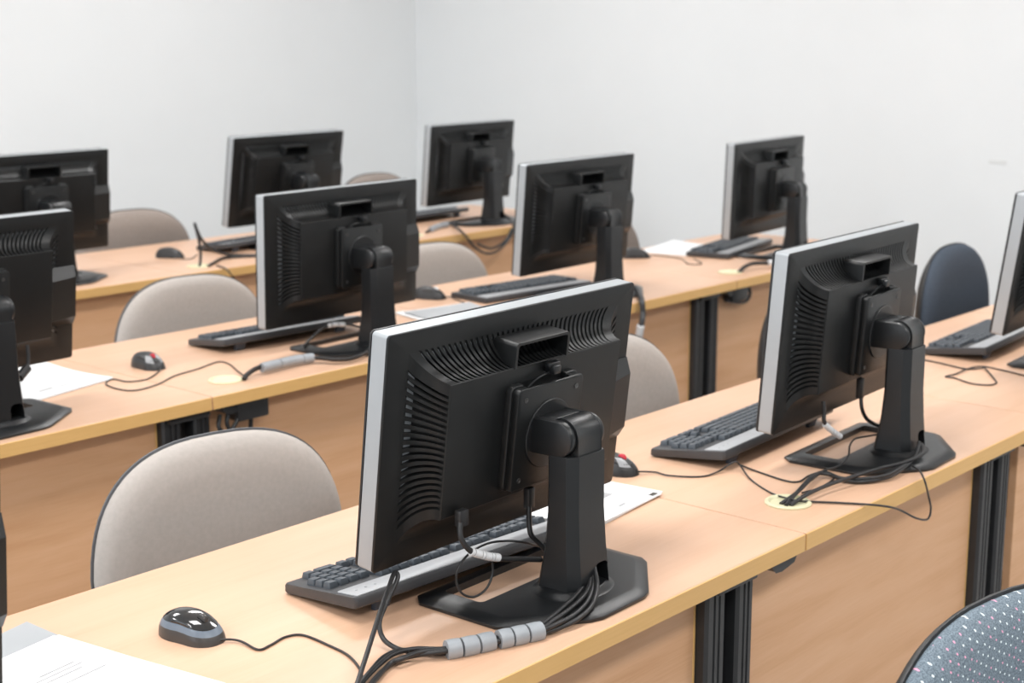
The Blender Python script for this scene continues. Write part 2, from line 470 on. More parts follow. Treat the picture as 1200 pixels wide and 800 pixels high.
def latch_bm():
    bm = bmesh.new()
    add_box(bm, .006, .022, -.062, -.042, .081, .094, bev=.002)
    add_box(bm, .001, .027, -.056, -.045, .090, .097, bev=.0015)
    add_tube(bm, [(-.045, -.050, .064), (-.02, -.052, .078), (.008, -.052, .083)], .0016, 6)
    return bm

def tongue_bm():
    """tilt hinge: a fork on the disc whose round cheeks hold the elbow on top of the column"""
    bm = bmesh.new()
    def cheek(x0, x1, r, ye):
        pts = [(-.058, -r), (-.058, r)] + [(-.111-(ye)*math.sin(R(k*12)), r*math.cos(R(k*12))) for k in range(16)]
        add_prism(bm, pts, lambda y, z, d: (d, y, z), x0, x1, .0035)
    cheek(-.0405, -.026, .0262, .0262)
    cheek(.029, .0405, .0262, .0262)
    add_prism(bm, rrect(-.036, .036, -.0255, .0255, .006), lambda x, z, d: (x, -d, z), .058, .098, .001)
    return bm
def barrel_bm():
    bm = bmesh.new()
    pts = [(-.138, -.048), (-.138, -.004)] + [(-.111-.027*math.cos(R(k*12)), .0275*math.sin(R(k*12))) for k in range(0, 13)] + [(-.092, -.012), (-.096, -.048)]
    add_prism(bm, pts, lambda y, z, d: (d, y, z), -.0262, .0292, .0012)
    sec = [(-.033, -.096), (-.033, -.120), (-.022, -.1375), (.030, -.1385), (.037, -.130), (.037, -.096)]
    add_loft(bm, [[(x, y, -.050) for x, y in sec], [(x, y, -.026) for x, y in sec], [(x*.97, y*.995, -.0245) for x, y in sec]])
    return bm
def column_bm(zt):
    bm = bmesh.new()
    def sec(z, hw, yf, yr, c):
        pts = [(-hw, yr+c*.62), (-hw+c*.72, yr), (hw-c*.35, yr), (hw, yr+c*.5), (hw, yf-.006), (hw-.006, yf), (-hw+.006, yf), (-hw, yf-.006)]
        return [(x, y, z) for x, y in pts]
    loops = [sec(.006, .0455, -.076, -.149, .022), sec(.03, .0445, -.080, -.148, .022), sec(.075, .0425, -.088, -.144, .021), sec(.13, .0405, -.092, -.141, .02), sec(zt-.004, .0405, -.093, -.141, .02), sec(zt-.001, .0400, -.0935, -.1405, .02), sec(zt, .0385, -.095, -.139, .019)]
    add_loft(bm, loops)
    cut = bmesh.new()
    add_loft(cut, [[(x, -.165, z) for x, z in rrect(.006, .0375, -.03, .050, .010)], [(x, -.098, z) for x, z in rrect(.006, .0375, -.03, .050, .010)]])
    bmesh.ops.recalc_face_normals(cut, faces=cut.faces); bmesh.ops.recalc_face_normals(bm, faces=bm.faces)
    return boolean_cut(bm, cut)
def base_bm():
    bm = bmesh.new()
    oct_ = [(-.178, .028), (-.178, -.112), (-.168, -.128), (-.075, -.200), (-.055, -.207), (.045, -.207), (.065, -.200), (.165, -.128), (.176, -.112), (.176, .028), (.160, .048), (-.160, .048)]
    oct_ = oct_[::1]
    def lp(d, z): return [(x*(1-d/.17), -.08+(y+.08)*(1-d/.12), z) for x, y in oct_]
    add_loft(bm, [lp(.001, 0), lp(0, .001), lp(0, .0045), lp(.0015, .0058), lp(.018, .0105), lp(.022, .011)])
    bmesh.ops.recalc_face_normals(bm, faces=bm.faces)
    cut = bmesh.new()
    h = rrect(-.135, .125, -.052, .020, .008)
    add_loft(cut, [[(x, y, -.01) for x, y in h], [(x, y, .03) for x, y in h]])
    bmesh.ops.recalc_face_normals(cut, faces=cut.faces)
    bm = boolean_cut(bm, cut)
    # swelling the column rises from
    add_loft(bm, [[(x*s, -.112+y*s, z) for x, y, _ in circle(.062, 40, r2=.050)] for s, z in ((1.15, .0100), (1.08, .0112), (1.0, .0135), (.93, .017), (.85, .019))], cap0=False)
    return bm

MESH = {}
def mesh(name, fn, mat, angle=35):
    if name not in MESH: MESH[name] = to_mesh(name, fn(), mat, angle)
    return MESH[name]

def make_monitor(x, y, zc, yaw, tilt, label, base_shift=0.0, base_rot=0.0):
    t = thing('computer_monitor', label, 'monitor', (x, y, DESK), R(yaw), 'monitors seen from behind')
    hl, hr = (0, 0, zc), (R(tilt), 0, 0)
    link('frame', mesh('silver_frame', frame_bm, 'silver'), t, hl, hr)
    link('back_cover', mesh('back_cover', back_cover_bm, ['shell', 'leg_slot_dark'], 28), t, hl, hr)
    link('bezel', mesh('bezel', bezel_bm, 'bezel'), t, hl, hr)
    link('screen', mesh('screen', lambda: box_bm(-HW+.014, HW-.014, .0295, .0335, -HH+.019, HH-.014), 'screen'), t, hl, hr)
    link('carry_handle', mesh('carry_handle', handle_bm, 'shell'), t, hl, hr)
    mp = link('mounting_plate', mesh('mounting_plate', plate_bm, 'shell'), t, hl, hr)
    link('swivel_disc', mesh('swivel_disc', disc_bm, 'stand'), mp)
    for sx, sz in ((-.058, .056), (.058, .056), (-.058, -.065), (.058, -.065)):
        link('screw', mesh('screw', screw_bm, 'steel'), mp, (sx, -.0649, sz))
    link('cable_latch', mesh('cable_latch', latch_bm, 'stand'), t, hl, hr)
    hz = zc-.0065
    hg = link('hinge', mesh('hinge_tongue', tongue_bm, 'stand', 40), t, (0, 0, hz))
    link('hinge_barrel', mesh('hinge_barrel', barrel_bm, 'stand', 40), hg)
    zt = round(hz-.022, 3)
    link('column', mesh('column_%g' % zt, lambda: column_bm(zt), 'stand', 30), t, (base_shift, 0, 0.0) if base_shift else (0, 0, 0))
    link('base', mesh('stand_base', base_bm, 'stand', 25), t, (0, 0, .0002), (0, 0, R(base_rot)))
    return t

make_monitor(1.602, 1.416, .245, 1.9, 6.7, 'largest monitor, black vented back to the camera, grey-wrapped cables at its base')
make_monitor(2.575, 1.404, .245, 3.2, 4.1, 'black-backed monitor standing next to the cream grommet in the nearest row, second largest')
make_monitor(3.640, 1.43, .262, 4.0, 7.0, 'monitor cut off by the right edge, only its silver side edge showing')
make_monitor(.514, 1.43, .250, 2.0, 6.0, 'monitor sliver at the extreme left edge, beside the white papers in the lower left corner')
make_monitor(2.625, 2.907, .239, 2.8, 1.6, 'monitor in the middle row with a long grey cable wrap trailing from its base')
make_monitor(3.632, 2.934, .246, 2.3, 4.6, 'monitor in the middle row directly behind and above the largest monitor')
make_monitor(4.735, 2.938, .245, 5.5, 1.9, 'monitor at the right end of the middle row in front of the blank right wall')
make_monitor(1.548, 2.908, .250, 2.7, 7.2, 'monitor at the left edge in the middle row, above crumpled white papers')
make_monitor(2.652, 4.428, .246, 2.0, 5.3, 'monitor at the left edge in the far row, showing above the middle-row monitor')
make_monitor(3.724, 4.438, .256, 2.2, 9.3, 'monitor in the far row near the upright cable ends, its stand hidden')
make_monitor(4.728, 4.414, .251, 3.4, 5.3, 'smallest monitor, in the far row at the room corner with a cable loop below it')

# ------------------------------------------------------------------ keyboards
KL, KD = .455, .166
SL = math.atan2(.015, .112)          # the rear edge stands on its feet
def body_bm():
    bm = bmesh.new()
    prof = [(.083, .0035), (.083, .0125), (.080, .0165), (.040, .0215), (-.072, .0365), (-.080, .0375), (-.083, .034), (-.083, .023), (-.080, .020), (.078, .0018)]
    def ends(x, s): return [(x, y*s, .018+(z-.018)*s) for y, z in prof]
    h = KL/2
    add_loft(bm, [ends(-h, .93), ends(-h+.0015, .975), ends(-h+.005, 1), ends(h-.005, 1), ends(h-.0015, .975), ends(h, .93)])
    return bm
def topz(y): return .0215+(.040-y)*(.015/.112)
def strip_bm():
    bm = bmesh.new()
    y0, y1 = -.0785, -.0335
    pts = rrect(-.2225, .2235, y0, y1, .004)
    add_loft(bm, [[(x, y, topz(y)-.001) for x, y in pts], [(x, y, topz(y)+.0012) for x, y in pts], [(x, y, topz(y)+.0016) for x, y in inset2(pts, .0008)]])
    for k in range(3):
        add_cyl(bm, .0016, (-.205+.017*k, -.056, topz(-.056)+.0014), 'z', .0012, 8)
    return bm
def foot_bm():
    bm = bmesh.new()
    add_prism(bm, [(-.056, .0002), (-.064, .0002), (-.072, .022), (-.056, .022)][::-1], lambda y, z, d: (d, y, z), -.014, .014, .001)
    return bm
UK = .0190
def key_rows():
    """(user x, row, width) in key units from the user's left; row 0 is the function row"""
    out = []
    out += [(0, 0, 1)] + [(2+i, 0, 1) for i in range(4)] + [(6.5+i, 0, 1) for i in range(4)] + [(11+i, 0, 1) for i in range(4)]
    for k in range(3): out.append((15.25+k, 0, 1))
    out += [(i, 1, 1) for i in range(13)] + [(13, 1, 2)]
    out += [(0, 2, 1.5)] + [(1.5+i, 2, 1) for i in range(12)] + [(13.5, 2, 1.5)]
    out += [(0, 3, 1.75)] + [(1.75+i, 3, 1) for i in range(11)] + [(12.75, 3, 2.25)]
    out += [(0, 4, 2.25)] + [(2.25+i, 4, 1) for i in range(10)] + [(12.25, 4, 2.75)]
    out += [(0, 5, 1.5), (1.5, 5, 1), (2.5, 5, 1.5), (4, 5, 6), (10, 5, 1.5), (11.5, 5, 1), (12.5, 5, 2.5)]
    for r_ in (1, 2): out += [(15.25+k, r_, 1) for k in range(3)]
    out += [(16.25, 4, 1)] + [(15.25+k, 5, 1) for k in range(3)]
    for r_ in (1, 2, 3): out += [(18.5+k, r_, 1) for k in range(4 if r_ == 1 else 3)]
    out += [(18.5+k, 4, 1) for k in range(3)] + [(18.5, 5, 2), (20.5, 5, 1), (21.5, 2, 1), (21.5, 3, 1)]
    return out
def key_bm(w):
    a = w*UK/2-.0008; b = UK/2-.0008
    return box_bm(-a, a, -b, b, 0, .0098, bev=.0012, seg=2, taper=.0022)
def key_place(ux, row, w):
    x = -((ux+w/2)*UK-.2100); y = .0705-(5-row)*UK*.97
    return x, y
def full_keys_bm():
    bm = bmesh.new()
    for ux, row, w in key_rows():
        x, y = key_place(ux, row, w); a = w*UK/2-.0008; b = UK/2-.0008
        fs = add_box(bm, x-a, x+a, y-b, y+b, 0, .0098, taper=.0022)
        for v in {v for q in fs for v in q.verts}: v.co.z += topz(v.co.y)-.001
    return bm
def make_keyboard(x, y, rz, label, lift=0.0, keys=True, flat=False):
    t = thing('keyboard', label, 'keyboard', (x, y, DESK+lift), R(rz), 'black keyboards on the desks')
    if flat: t.rotation_euler.x = R(6.6)
    link('body', mesh('keyboard_body', body_bm, 'kb_body', 40), t)
    s = link('top_strip', mesh('keyboard_strip', strip_bm, 'strip'), t); s['label'] = 'silver strip along the rear edge with indicator lights'
    for sx in (() if flat else (-.165, .165)): link('foot', mesh('keyboard_foot', foot_bm, 'foot_blue'), t, (sx, 0, 0))
    if keys:
        for ux, row, w in key_rows():
            kx, ky = key_place(ux, row, w)
            link('key', mesh('key_%g' % w, lambda: key_bm(w), 'key'), t, (kx, ky, topz(ky)-.001), (-SL, 0, 0))
    else:
        link('keys', mesh('keyboard_keys', full_keys_bm, 'key', 30), t)
    return t

make_keyboard(1.550, 1.526, -3, 'black keyboard with silver strip sticking out below the largest monitor')
make_keyboard(2.490, 1.580, 4, 'black keyboard under the second largest monitor, its end pointing at the red-wheeled mouse')
make_keyboard(3.69, 1.615, 4, 'black keyboard at the right edge with a thin wire loop lying beside it')
make_keyboard(2.535, 3.085, -3, 'black keyboard seen end-on in the middle row beside the red-wheeled mouse', keys=False)
make_keyboard(3.505, 3.060, -6, 'black keyboard in the middle row just above the top edge of the largest monitor', -.0102, flat=True)
make_keyboard(4.70, 3.075, 12, 'dark keyboard on white paper under the monitor before the right wall', -.008, keys=False, flat=True)
make_keyboard(3.63, 4.53, 6, 'dark keyboard in the far row right of the upright cable ends', keys=False)
make_keyboard(4.62, 4.615, 4, 'dark keyboard under the smallest monitor in the far row', keys=False)

# ------------------------------------------------------------------ mice
def mouse_surface(L, Wd, H, n=36, m=10, z0=0.0):
    """domed mouse shell: nose towards +x; loops rise from the desk to the back of the dome"""
    loops = []
    for k in range(m+1):
        q = k/m; s = math.cos(q*math.pi/2*.985)**.62; zz = H*math.sin(q*math.pi/2)
        lp = []
        for i in range(n):
            a = 2*math.pi*i/n; c, si = math.cos(a), math.sin(a)
            x = math.copysign(abs(c)**.80, c)*L/2*s; y = math.copysign(abs(si)**.86, si)*Wd/2*s
            waist = 1-.10*math.exp(-((x-L*.06)/(L*.16))**2) if k < m*.6 else 1
            z = zz*(1-.30*max(0, x/(L/2))**1.3) * (1-.06*max(0, -x/(L/2))**2)
            lp.append((x-.04*L*q, y*waist, z0+z))
        loops.append(lp)
    return loops
def mouse_parts(kind):
    L, Wd, H = (.104, .062, .035) if kind == 'round' else (.108, .061, .036)
    lp = mouse_surface(L, Wd, H)
    def low():
        bm = bmesh.new(); add_loft(bm, lp[:4], cap1=False); return bm
    def band():
        bm = bmesh.new(); add_loft(bm, lp[3:6], cap0=False, cap1=False); return bm
    def top():
        bm = bmesh.new()
        add_loft(bm, [[(x*.985, y*.985, z+.0002) for x, y, z in lp[5]]] + [[(x, y, z+.0007) for x, y, z in q] for q in lp[5:]], cap0=False); return bm
    return low, band, top, L, Wd, H
def wheel_bm(): 
    bm = bmesh.new(); add_cyl(bm, .0085, (0, -.0035, 0), 'y', .007, 24, .0015); return bm
def stripe_bm(kind):
    L, Wd, H = .108, .061, .036
    lp = mouse_surface(L, Wd, H+.0011, 72)
    bm = bmesh.new()
    # two satin button caps either side of the wheel: the part of the dome in front of the middle
    for sgn in (-1, 1):
        idx = [i % 72 for i in (range(3, 12) if sgn > 0 else range(60, 69))]
        rows = [[bm.verts.new(lp[k][i]) for i in idx] for k in (4, 5, 6, 7, 8)]
        for a, b in zip(rows, rows[1:]):
            for i in range(len(idx)-1): bm.faces.new((a[i], a[i+1], b[i+1], b[i]))
    return bm
def make_mouse(x, y, rz, label, kind, wheel, cord=None, stripe=None):
    t = thing('computer_mouse', label, 'mouse', (x, y, DESK), R(rz), 'computer mice on the desks')
    low, band, top, L, Wd, H = mouse_parts(kind)
    if kind == 'round':
        link('shell', mesh('mouse_low_r', low, 'mouse_side', 60), t)
        b = link('side_band', mesh('mouse_band_r', band, 'mouse_blue', 60), t); b['label'] = 'blue-grey side band'
        link('top_cover', mesh('mouse_top_r', top, 'gloss', 60), t)
    else:
        link('shell', mesh('mouse_low_f', low, 'mouse_body', 60), t)
        link('side_band', mesh('mouse_band_f', band, 'mouse_body', 60), t)
        link('top_cover', mesh('mouse_top_f', top, 'mouse_body', 60), t)
    if stripe:
        s = link('button_cap', mesh('mouse_caps', lambda: stripe_bm(kind), 'mouse_grey', 60), t); s['label'] = 'grey satin button caps'
    if wheel:
        w = link('scroll_wheel', mesh('wheel_'+wheel, wheel_bm, wheel), t, (L*.20, 0, H*.80))
        if wheel == 'red': w['label'] = 'red scroll wheel'
    if cord:
        inv = Matrix.Translation((x, y, DESK)) @ Matrix.Rotation(R(rz), 4, 'Z')
        inv = inv.inverted()
        bm = bmesh.new()
        add_tube(bm, [tuple(inv @ Vector(p)) for p in cord], .0017, 8, 10)
        part('cord', bm, 'cable', t, angle=60)
    return t

make_mouse(1.143, 1.592, -82, 'round glossy black mouse with blue-grey sides on the nearest desk, left of the largest monitor', 'round', 'mouse_side',
  [(1.150, 1.545, .745), (1.165, 1.535, 0.744), (1.171, 1.519, 0.743), (1.170, 1.485, 0.742), (1.192, 1.485, 0.742), (1.221, 1.491, 0.742), (1.241, 1.478, 0.742), (1.241, 1.428, 0.742), (1.234, 1.377, 0.742), (1.206, 1.324, 0.742), (1.161, 1.282, 0.742)])
make_mouse(2.128, 1.640, -74, 'black mouse with red wheel peeping out right of the largest monitor', 'flat', 'red',
  [(2.142, 1.592, .747), (2.172, 1.571, 0.743), (2.172, 1.538, 0.743), (2.208, 1.493, 0.742), (2.251, 1.484, 0.744), (2.272, 1.478, 0.752), (2.283, 1.468, 0.758), (2.294, 1.464, 0.748), (2.250, 1.413, 0.742), (2.204, 1.340, 0.742), (2.180, 1.279, 0.748)], stripe=True)
make_mouse(2.092, 3.040, -92, 'black mouse with red wheel and grey buttons in the middle row by a looped cord', 'flat', 'red',
  [(2.090, 2.988, .747), (2.073, 2.970, 0.743), (2.008, 2.926, 0.742), (1.964, 2.937, 0.742), (1.955, 2.987, 0.742), (1.915, 2.954, 0.742), (1.906, 2.887, 0.742), (1.926, 2.850, 0.742), (1.994, 2.863, 0.742), (2.073, 2.906, 0.742), (2.154, 2.925, 0.742), (2.233, 2.951, 0.742), (2.239, 2.914, 0.742), (2.202, 2.834, 0.743), (2.166, 2.759, 0.746)], stripe=True)
make_mouse(3.232, 3.200, -70, 'black mouse with a white spot in the middle row, right of a monitor edge', 'flat', 'white_spot',
  [(3.250, 3.150, .747), (3.276, 3.152, 0.743), (3.246, 3.081, 0.742), (3.224, 3.018, 0.742)])
make_mouse(4.318, 3.228, -48, 'plain dark mouse near white paper in the middle row before the right wall', 'flat', None,
  [(4.35, 3.19, .747), (4.406, 3.196, 0.742), (4.394, 3.081, 0.742), (4.310, 2.993, 0.742), (4.341, 2.956, 0.742), (4.424, 3.046, 0.742)])
make_mouse(3.225, 4.515, -60, 'plain dark mouse in the far row left of the upright cable ends', 'flat', None,
  [(3.25, 4.47, .747), (3.224, 4.448, 0.742), (3.248, 4.420, 0.742), (3.327, 4.491, 0.742)])

# ------------------------------------------------------------------ papers
def sheets(bm, w, d, n, th=.0011, curl=0.0, jitter=.004, seg=10, mat=0, z0=0.0):
    """a pile of n sheets, each with its own slight shift, corners lifting by curl"""
    for k in range(n):
        jx, jy, ja = random.uniform(-jitter, jitter), random.uniform(-jitter, jitter), random.uniform(-.02, .02)
        gr = []
        for i in range(seg+1):
            row = []
            for j in range(seg+1):
                x, y = (i/seg-.5)*w, (j/seg-.5)*d
                lift = curl*max(0, (i/seg)*.7+(j/seg)*.7-.75)**2*(.5+k/n)
                xx, yy = x*math.cos(ja)-y*math.sin(ja)+jx, x*math.sin(ja)+y*math.cos(ja)+jy
                row.append((xx, yy, z0+k*th+lift))
            gr.append(row)
        top = [[bm.verts.new((x, y, z+th*.8)) for x, y, z in r_] for r_ in gr]
        bot = [[bm.verts.new((x, y, z)) for x, y, z in r_] for r_ in gr]
        fs = []
        for i in range(seg):
            for j in range(seg):
                fs.append(bm.faces.new((top[i][j], top[i+1][j], top[i+1][j+1], top[i][j+1])))
                fs.append(bm.faces.new((bot[i][j], bot[i][j+1], bot[i+1][j+1], bot[i+1][j])))
        for i in range(seg):
            fs.append(bm.faces.new((top[i][0], bot[i][0], bot[i+1][0], top[i+1][0])))
            fs.append(bm.faces.new((top[i+1][seg], bot[i+1][seg], bot[i][seg], top[i][seg])))
            fs.append(bm.faces.new((top[0][i+1], bot[0][i+1], bot[0][i], top[0][i])))
            fs.append(bm.faces.new((top[seg][i], bot[seg][i], bot[seg][i+1], top[seg][i+1])))
        for q in fs: q.material_index = mat
def ink_bm(rects, z):
    bm = bmesh.new()
    for x0, x1, y0, y1 in rects: add_box(bm, x0, x1, y0, y1, z, z+.0003)
    return bm
def paper(name, label, cat, x, y, rz, w, d, n, curl=0.0, z=0.0, mat='paper', ink=None, group='loose papers on the desks', th=.0011):
    bm = bmesh.new(); sheets(bm, w, d, n, th, curl, mat=0)
    o = link(name, to_mesh(name, bm, mat, 40), None, (x, y, DESK+z+.0003), (0, 0, R(rz)))
    tag(o, label, cat, group)
    if ink: part('printed_lines', ink_bm(ink, n*th+.0001), 'ink', o)
    return o

# lower left corner: a grey cover curling over and white sheets in front of it
paper('grey_folder', 'grey folder sheet lying half under white paper in the lower left corner', 'folder', .905, 1.668, 8, .245, .200, 2, .02, 0, 'paper_grey')
paper('paper_stack', 'white paper sheets at the lower left corner, nearest papers to the camera', 'paper', .925, 1.532, 10, .215, .297, 4, .0, .0125, 'paper',
      [(.0, .055, .062, .064), (-.02, .06, .052, .054), (-.03, .05, .041, .043), (-.02, .07, .020, .022)])
# beside the largest monitor
o = paper('paper_stack', 'white paper stack half hidden by the column of the largest monitor', 'paper', 1.915, 1.555, 7, .297, .175, 4, .0, 0, 'paper',
      [(.060, .088, -.025, -.006), (.035, .055, -.072, -.066)], th=.0016)
b = part('binding_clip', box_bm(.118, .136, -.0885, -.0790, .001, .0072, bev=.0008), 'clip', o); b['label'] = 'dark binding at the corner'
# middle row
paper('paper_stack', 'crumpled white papers under the left-hand monitor of the middle row', 'paper', 1.805, 3.092, 15, .255, .262, 4, .05, 0, 'paper', [(-.06, -.02, -.085, -.080), (.0, .05, -.09, -.086)])
paper('grey_folder', 'grey sheet edged in white just behind the top edge of the largest monitor', 'folder', 3.085, 2.965, -14, .23, .16, 2, .012, .0046, 'paper_grey')
paper('paper_stack', 'white sheets sticking out below a grey sheet behind the largest monitor', 'paper', 3.085, 2.972, -14, .252, .190, 3, .010, 0, 'paper')
paper('paper_stack', 'white paper lying beside the keyboard just above the largest monitor', 'paper', 3.205, 2.845, -8, .26, .12, 2, .0, 0, 'paper')
paper('paper_stack', 'white paper partly under the dark keyboard before the right wall', 'paper', 4.60, 3.232, 8, .297, .200, 2, .02, 0, 'paper')

# ------------------------------------------------------------------ cables
def cable(name, label, paths, r=.0035, mat='cable', cat='cable', group=None, smooth_sub=10):
    t = None
    p0 = Vector(paths[0][0])
    base = Vector((p0.x, p0.y, DESK))
    if len(paths) == 1:
        bm = bmesh.new(); add_tube(bm, [tuple(Vector(p)-base) for p in paths[0]], r, 8, smooth_sub)
        t = link(name, to_mesh(name, bm, mat, 60), None, base)
        return tag(t, label, cat, group), base
    t = thing(name, label, cat, base, 0, group)
    for pth in paths:
        bm = bmesh.new(); add_tube(bm, [tuple(Vector(p)-base) for p in pth], r, 8, smooth_sub)
        part('cable', bm, mat, t, angle=60)
    return t, base
def wrap_part(t, base, path, r, mat='wrap', rings=6, name='cable_wrap', label=None, gap=.10):
    """spiral wrap: a row of short sleeves along a path"""
    pts = catmull(path, 24); n = len(pts)-1
    bm = bmesh.new()
    for k in range(rings):
        a = int(n*k/rings); b = max(a+2, int(n*(k+1-gap)/rings))
        seg = [tuple(p-base) for p in pts[a:b+1]]
        add_tube(bm, seg, r, 14, smooth=False, radii=lambda q: r*(1+.05*math.sin(q*math.pi)))
    o = part(name, bm, mat, t, angle=50)
    if label: o['label'] = label
    return o
def spread(pts, dx, dz):
    return [(p[0]+dx*(1 if i else .4), p[1]+dx*.4, max(p[2]+dz, DESK+.0042)) for i, p in enumerate(pts)]

# largest monitor: bundle from the hole in the column round the base to the desk edge
tail = [(1.290, 1.313, 0.748), (1.261, 1.322, 0.748), (1.227, 1.312, 0.748), (1.184, 1.291, 0.748), (1.138, 1.263, 0.748)]
bundle = [(1.615, 1.284, 0.785), (1.599, 1.268, 0.770), (1.572, 1.256, 0.759), (1.526, 1.245, 0.755), (1.482, 1.236, 0.755), (1.447, 1.233, 0.753), (1.412, 1.251, 0.748), (1.367, 1.272, 0.748), (1.321, 1.291, 0.749), (1.296, 1.316, 0.750), (1.267, 1.325, 0.751), (1.233, 1.318, 0.750), (1.180, 1.296, 0.748), (1.134, 1.267, 0.748)]
p2 = [(1.614, 1.279, 0.785), (1.601, 1.264, 0.768), (1.565, 1.243, 0.758), (1.518, 1.229, 0.754), (1.475, 1.227, 0.753), (1.442, 1.232, 0.751), (1.402, 1.243, 0.751), (1.358, 1.264, 0.751), (1.312, 1.282, 0.751), (1.287, 1.304, 0.748), (1.263, 1.317, 0.745), (1.226, 1.307, 0.745), (1.186, 1.288, 0.745), (1.145, 1.264, 0.745)]
p3 = [(1.615, 1.273, 0.785), (1.598, 1.254, 0.766), (1.555, 1.229, 0.756), (1.511, 1.221, 0.750), (1.471, 1.227, 0.746), (1.443, 1.236, 0.746), (1.411, 1.250, 0.745), (1.364, 1.269, 0.745), (1.318, 1.288, 0.745), (1.298, 1.315, 0.746), (1.281, 1.332, 0.748), (1.252, 1.332, 0.748), (1.215, 1.317, 0.746), (1.157, 1.287, 0.745), (1.132, 1.268, 0.745)]
p4 = [(1.611, 1.288, 0.785), (1.599, 1.276, 0.772), (1.570, 1.266, 0.761), (1.517, 1.254, 0.755), (1.469, 1.241, 0.755), (1.436, 1.240, 0.752), (1.409, 1.249, 0.752), (1.362, 1.268, 0.752), (1.316, 1.286, 0.752), (1.288, 1.302, 0.752), (1.258, 1.306, 0.751), (1.245, 1.314, 0.746), (1.203, 1.295, 0.745), (1.167, 1.276, 0.745), (1.139, 1.257, 0.745)]
hump = [(1.148, 1.275, 0.752), (1.205, 1.312, 0.775), (1.272, 1.357, 0.800), (1.320, 1.390, 0.812), (1.347, 1.408, 0.818), (1.347, 1.402, 0.812), (1.323, 1.396, 0.790), (1.295, 1.384, 0.770), (1.286, 1.369, 0.754), (1.284, 1.345, 0.748), (1.286, 1.318, 0.748)]
t, b0 = cable('cable_bundle', 'black cable bundle with grey wraps curling round the base of the largest monitor', [bundle, p2, p3, p4, hump], .0034)
wrap_part(t, b0, [(1.451, 1.234, 0.749), (1.415, 1.245, 0.750), (1.386, 1.256, 0.750)], .0132, rings=3)
wrap_part(t, b0, [(1.382, 1.260, 0.749), (1.346, 1.271, 0.750), (1.316, 1.285, 0.750)], .0132, rings=3)
# plugs hanging from the underside of that monitor
t, b0 = cable('video_cable', 'black video cable with a white ribbed sleeve below the largest monitor', [[(1.441, 1.370, 0.889), (1.432, 1.365, 0.871), (1.430, 1.360, 0.855), (1.443, 1.355, 0.836), (1.469, 1.350, 0.823), (1.499, 1.345, 0.812), (1.534, 1.340, 0.803), (1.569, 1.335, 0.794)]], .0042)
bm = bmesh.new(); q = Vector((1.440, 1.369, 0.882))-b0; add_box(bm, q.x-.009, q.x+.009, q.y-.006, q.y+.006, q.z-.012, q.z+.012, bev=.002)
part('plug', bm, 'cable', t)
wrap_part(t, b0, [(1.443, 1.355, 0.835), (1.469, 1.350, 0.823), (1.492, 1.346, 0.815)], .0058, 'white_wrap', 9, 'ribbed_sleeve', 'white ribbed sleeve')
t, b0 = cable('cable_loop', 'thin black cable loop hanging over the base of the largest monitor', [[(1.620, 1.380, 0.790), (1.557, 1.360, 0.818), (1.527, 1.370, 0.825), (1.491, 1.370, 0.830), (1.451, 1.365, 0.828), (1.423, 1.360, 0.816), (1.419, 1.360, 0.796), (1.425, 1.355, 0.779), (1.444, 1.350, 0.770), (1.469, 1.350, 0.775), (1.484, 1.352, 0.792), (1.485, 1.353, 0.809)]], .0017)
t, b0 = cable('power_cable', 'black power cable dropping from the largest monitor towards its column', [[(1.593, 1.378, 0.887), (1.589, 1.375, 0.865), (1.584, 1.370, 0.839), (1.582, 1.365, 0.822), (1.591, 1.360, 0.810), (1.599, 1.350, 0.796)]], .0040)
bm = bmesh.new(); q = Vector((1.592, 1.377, 0.875))-b0; add_box(bm, q.x-.007, q.x+.007, q.y-.006, q.y+.006, q.z-.018, q.z+.014, bev=.002)
part('plug', bm, 'cable', t)

# second largest monitor: cords into the cream grommet
g = ((2.163, 1.297, 0.742), (2.161, 1.286, 0.742), (2.166, 1.280, 0.742))
cable('cable_bundle', 'black cords running from the second largest monitor into the cream grommet', [
  [(2.579, 1.250, 0.775), (2.567, 1.245, 0.760), (2.512, 1.234, 0.754), (2.411, 1.226, 0.752), (2.369, 1.255, 0.748), (2.348, 1.286, 0.748), (2.355, 1.325, 0.750), (2.292, 1.315, 0.752), (2.215, 1.297, 0.750), g[0]],
  [(2.566, 1.238, 0.775), (2.543, 1.226, 0.762), (2.488, 1.232, 0.758), (2.417, 1.247, 0.758), (2.349, 1.261, 0.756), (2.272, 1.272, 0.754), (2.206, 1.274, 0.752), g[2]],
  [(2.564, 1.241, 0.775), (2.523, 1.233, 0.755), (2.427, 1.225, 0.747), (2.369, 1.245, 0.745), (2.348, 1.277, 0.745), (2.354, 1.312, 0.748), (2.331, 1.329, 0.750), (2.246, 1.305, 0.752), g[1]]], .0036)
cable('thin_cord', 'thin black cord looping over the desk edge beside the second largest monitor', [[(2.495, 1.222, 0.752), (2.469, 1.192, 0.752), (2.429, 1.162, 0.748), (2.484, 1.180, 0.705), (2.487, 1.175, 0.679), (2.469, 1.172, 0.665), (2.424, 1.172, 0.678), (2.375, 1.178, 0.703), (2.267, 1.145, 0.743), (2.257, 1.177, 0.743), (2.232, 1.221, 0.743), (2.208, 1.257, 0.743), (2.187, 1.283, 0.744), (2.166, 1.287, 0.742)]], .0019)
cable('thin_cord', 'thin black cord lying between keyboard and stand of the second largest monitor', [[(2.311, 1.475, 0.744), (2.301, 1.428, 0.742), (2.286, 1.364, 0.742), (2.297, 1.342, 0.742), (2.336, 1.344, 0.744), (2.354, 1.323, 0.754), (2.395, 1.315, 0.756), (2.455, 1.331, 0.758), (2.482, 1.343, 0.770), (2.499, 1.342, 0.780), (2.531, 1.334, 0.780), (2.555, 1.325, 0.780)]], .0018)
